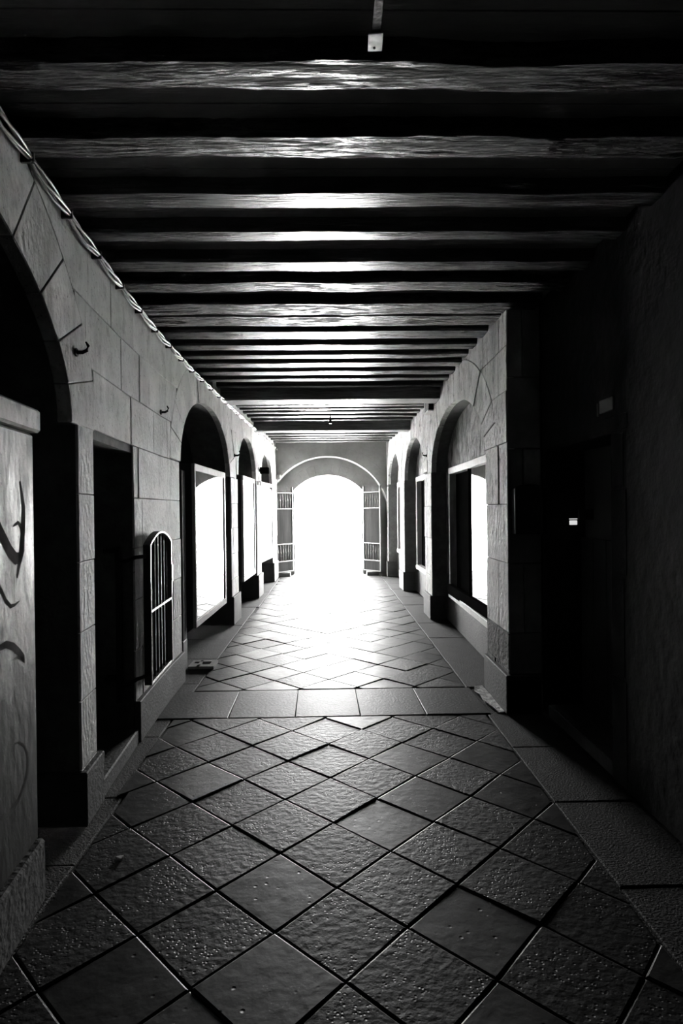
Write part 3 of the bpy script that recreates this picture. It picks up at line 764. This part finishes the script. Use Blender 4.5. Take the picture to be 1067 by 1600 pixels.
# ------------------------------------------------------------------ CABLES along the left wall
r = root('cable_bundle', (-1.3, 1.2, 3.05), 'bundle of twisted grey cables clipped along the top of the left wall', 'cable')
ys = [0.6 + .02*i for i in range(int((14.45-.6)/.02))]
for s in range(4):
    L_ = []
    for y in ys:
        t = ((y - .6) / .47) % 1.0
        bulge = math.sin(math.pi*t)
        ph = s*math.pi/2 + y*5.5
        rr = .007 + .011*bulge
        L_.append((interp(LK, y) + .036 + rr*math.cos(ph), y, 3.012 - .012*bulge + rr*math.sin(ph)))
    part('cable', tube(bmesh.new(), L_, .0065, 6), 'cable', r, smooth=True)
k = 0
while .6 + k*.47 < 14.4:
    y = .6 + k*.47
    part('cable_clip', prism(FL, [(y-.008, 2.99), (y+.008, 2.99), (y+.008, 3.032), (y-.008, 3.032)], -.052, .004), 'clip', r, bevel=.003); k += 1

# iron hooks in the walls
def hook(face, s, z, label, k=1.0):
    sg = 1 if face is FL else -1
    x = face.pt(s, z, 0)[0]
    r = root('wall_hook', (x, s, z), label, 'hook')
    P = [(x - sg*.03, s, z), (x + sg*.05*k, s, z), (x + sg*.075*k, s, z+.012*k), (x + sg*.085*k, s, z+.04*k), (x + sg*.07*k, s, z+.065*k)]
    part('hook_shank', tube(bmesh.new(), P, [.012*k]*3 + [.010*k, .005*k], 8), 'iron', r, smooth=True)
    part('hook_plate', tube(bmesh.new(), [(x, s, z), (x+sg*.012, s, z)], .026*k, 9), 'iron', r)
hook(FL, 3.12, 2.40, 'iron wall hook above the left doorway, nearest of the left wall hooks', .8)
hook(FL, 5.09, 2.41, 'iron wall hook on the left wall just before the second arch', .8)
hook(FL, 8.86, 2.38, 'thin iron wall hook between the second and third arch on the left', 1.0)
hook(FR, 9.08, 2.37, 'iron wall hook on the right wall between the two nearest right arches', .8)
# small black box lamp
r = root('black_wall_box', (-1.2, 11.55, 2.26), 'small black box projecting from the left wall before the last arch', 'box')
part('box_body', newbox(-1.285, -1.125, 11.42, 11.56, 2.265, 2.385), 'matte_black', r, bevel=.006)
part('box_bracket', newbox(-1.325, -1.28, 11.46, 11.52, 2.30, 2.35), 'iron', r)
# putlog hole: raised black box for its shade, pale rim for lit edges
r = root('putlog_hole', (1.4, 9.6, 3.0), 'putlog hole shown by a dark box and pale rim high on the right wall beside the first heavy beam', 'box')
part('socket_body', prism(FR, [(8.42, 2.95), (8.78, 2.95), (8.78, 3.11), (8.42, 3.11)], -.075, -.002), 'case', r, bevel=.004)
part('socket_rim', prism(FR, [(8.78, 2.93), (8.81, 2.93), (8.81, 3.11), (8.78, 3.11)], -.08, -.002), 'sill', r, bevel=.003)
part('socket_rim', prism(FR, [(8.42, 2.93), (8.78, 2.93), (8.78, 2.95), (8.42, 2.95)], -.08, -.002), 'sill', r, bevel=.003)

# metal drain cover by the left pier
r = root('drain_cover', (-1.33, 6.33, 0), 'small metal drain cover with slots on the floor beside the left pier plinth', 'drain cover')
bm = bmesh.new()
for q in ((-1.44, -1.41, 6.20, 6.46), (-1.36, -1.33, 6.20, 6.46), (-1.24, -1.185, 6.20, 6.46), (-1.41, -1.24, 6.20, 6.28), (-1.41, -1.24, 6.40, 6.46), (-1.41, -1.36, 6.28, 6.33)):
    box(bm, q[0], q[1], q[2], q[3], .004, .03)
part('cover_frame', bm, 'frame', r)
part('cover_pit', newbox(-1.44, -1.185, 6.20, 6.46, -.004, .006), 'case', r)
# pale patch of mortar at the foot of the right corner
bm = bmesh.new()
P = [(1.27, 5.44), (1.345, 5.46), (1.35, 5.2), (1.347, 4.98), (1.352, 4.80), (1.34, 4.745), (1.30, 4.75), (1.285, 4.86), (1.255, 5.0), (1.26, 5.2), (1.235, 5.3)]
lo_ = [bm.verts.new((x, y, -.004)) for x, y in P]; up = [bm.verts.new((x + .004*(1.3-x), y, .009 + random.uniform(-.003, .004))) for x, y in P]
for i in range(len(P)): bm.faces.new([lo_[i], lo_[(i+1)%len(P)], up[(i+1)%len(P)], up[i]])
bm.faces.new(up)
link('mortar_patch', bm, 'patch', floor)
# litter
def scrap(x, y, s, label, name='paper_scrap'):
    bm = bmesh.new()
    a = random.uniform(0, 3)
    P = [(x + s*math.cos(a+t*1.1)*(1 if t % 2 else .5), y + s*.7*math.sin(a+t*1.1)) for t in range(6)]
    lo_ = [bm.verts.new((p, q, .004)) for p, q in P]; up = [bm.verts.new((p, q, .010 + .003*(i % 2))) for i, (p, q) in enumerate(P)]
    for i in range(6): bm.faces.new([lo_[i], lo_[(i+1)%6], up[(i+1)%6], up[i]])
    bm.faces.new(up); bm.faces.new(lo_[::-1])
    tag(link(name, bm, 'paper', None), label, 'litter')
scrap(-.979, 2.835, .024, 'tiny white scrap lying on a flagstone near the left doorway')
scrap(-1.156, 2.303, .008, 'tiny pale crumb on the floor close to the shuttered showcase')
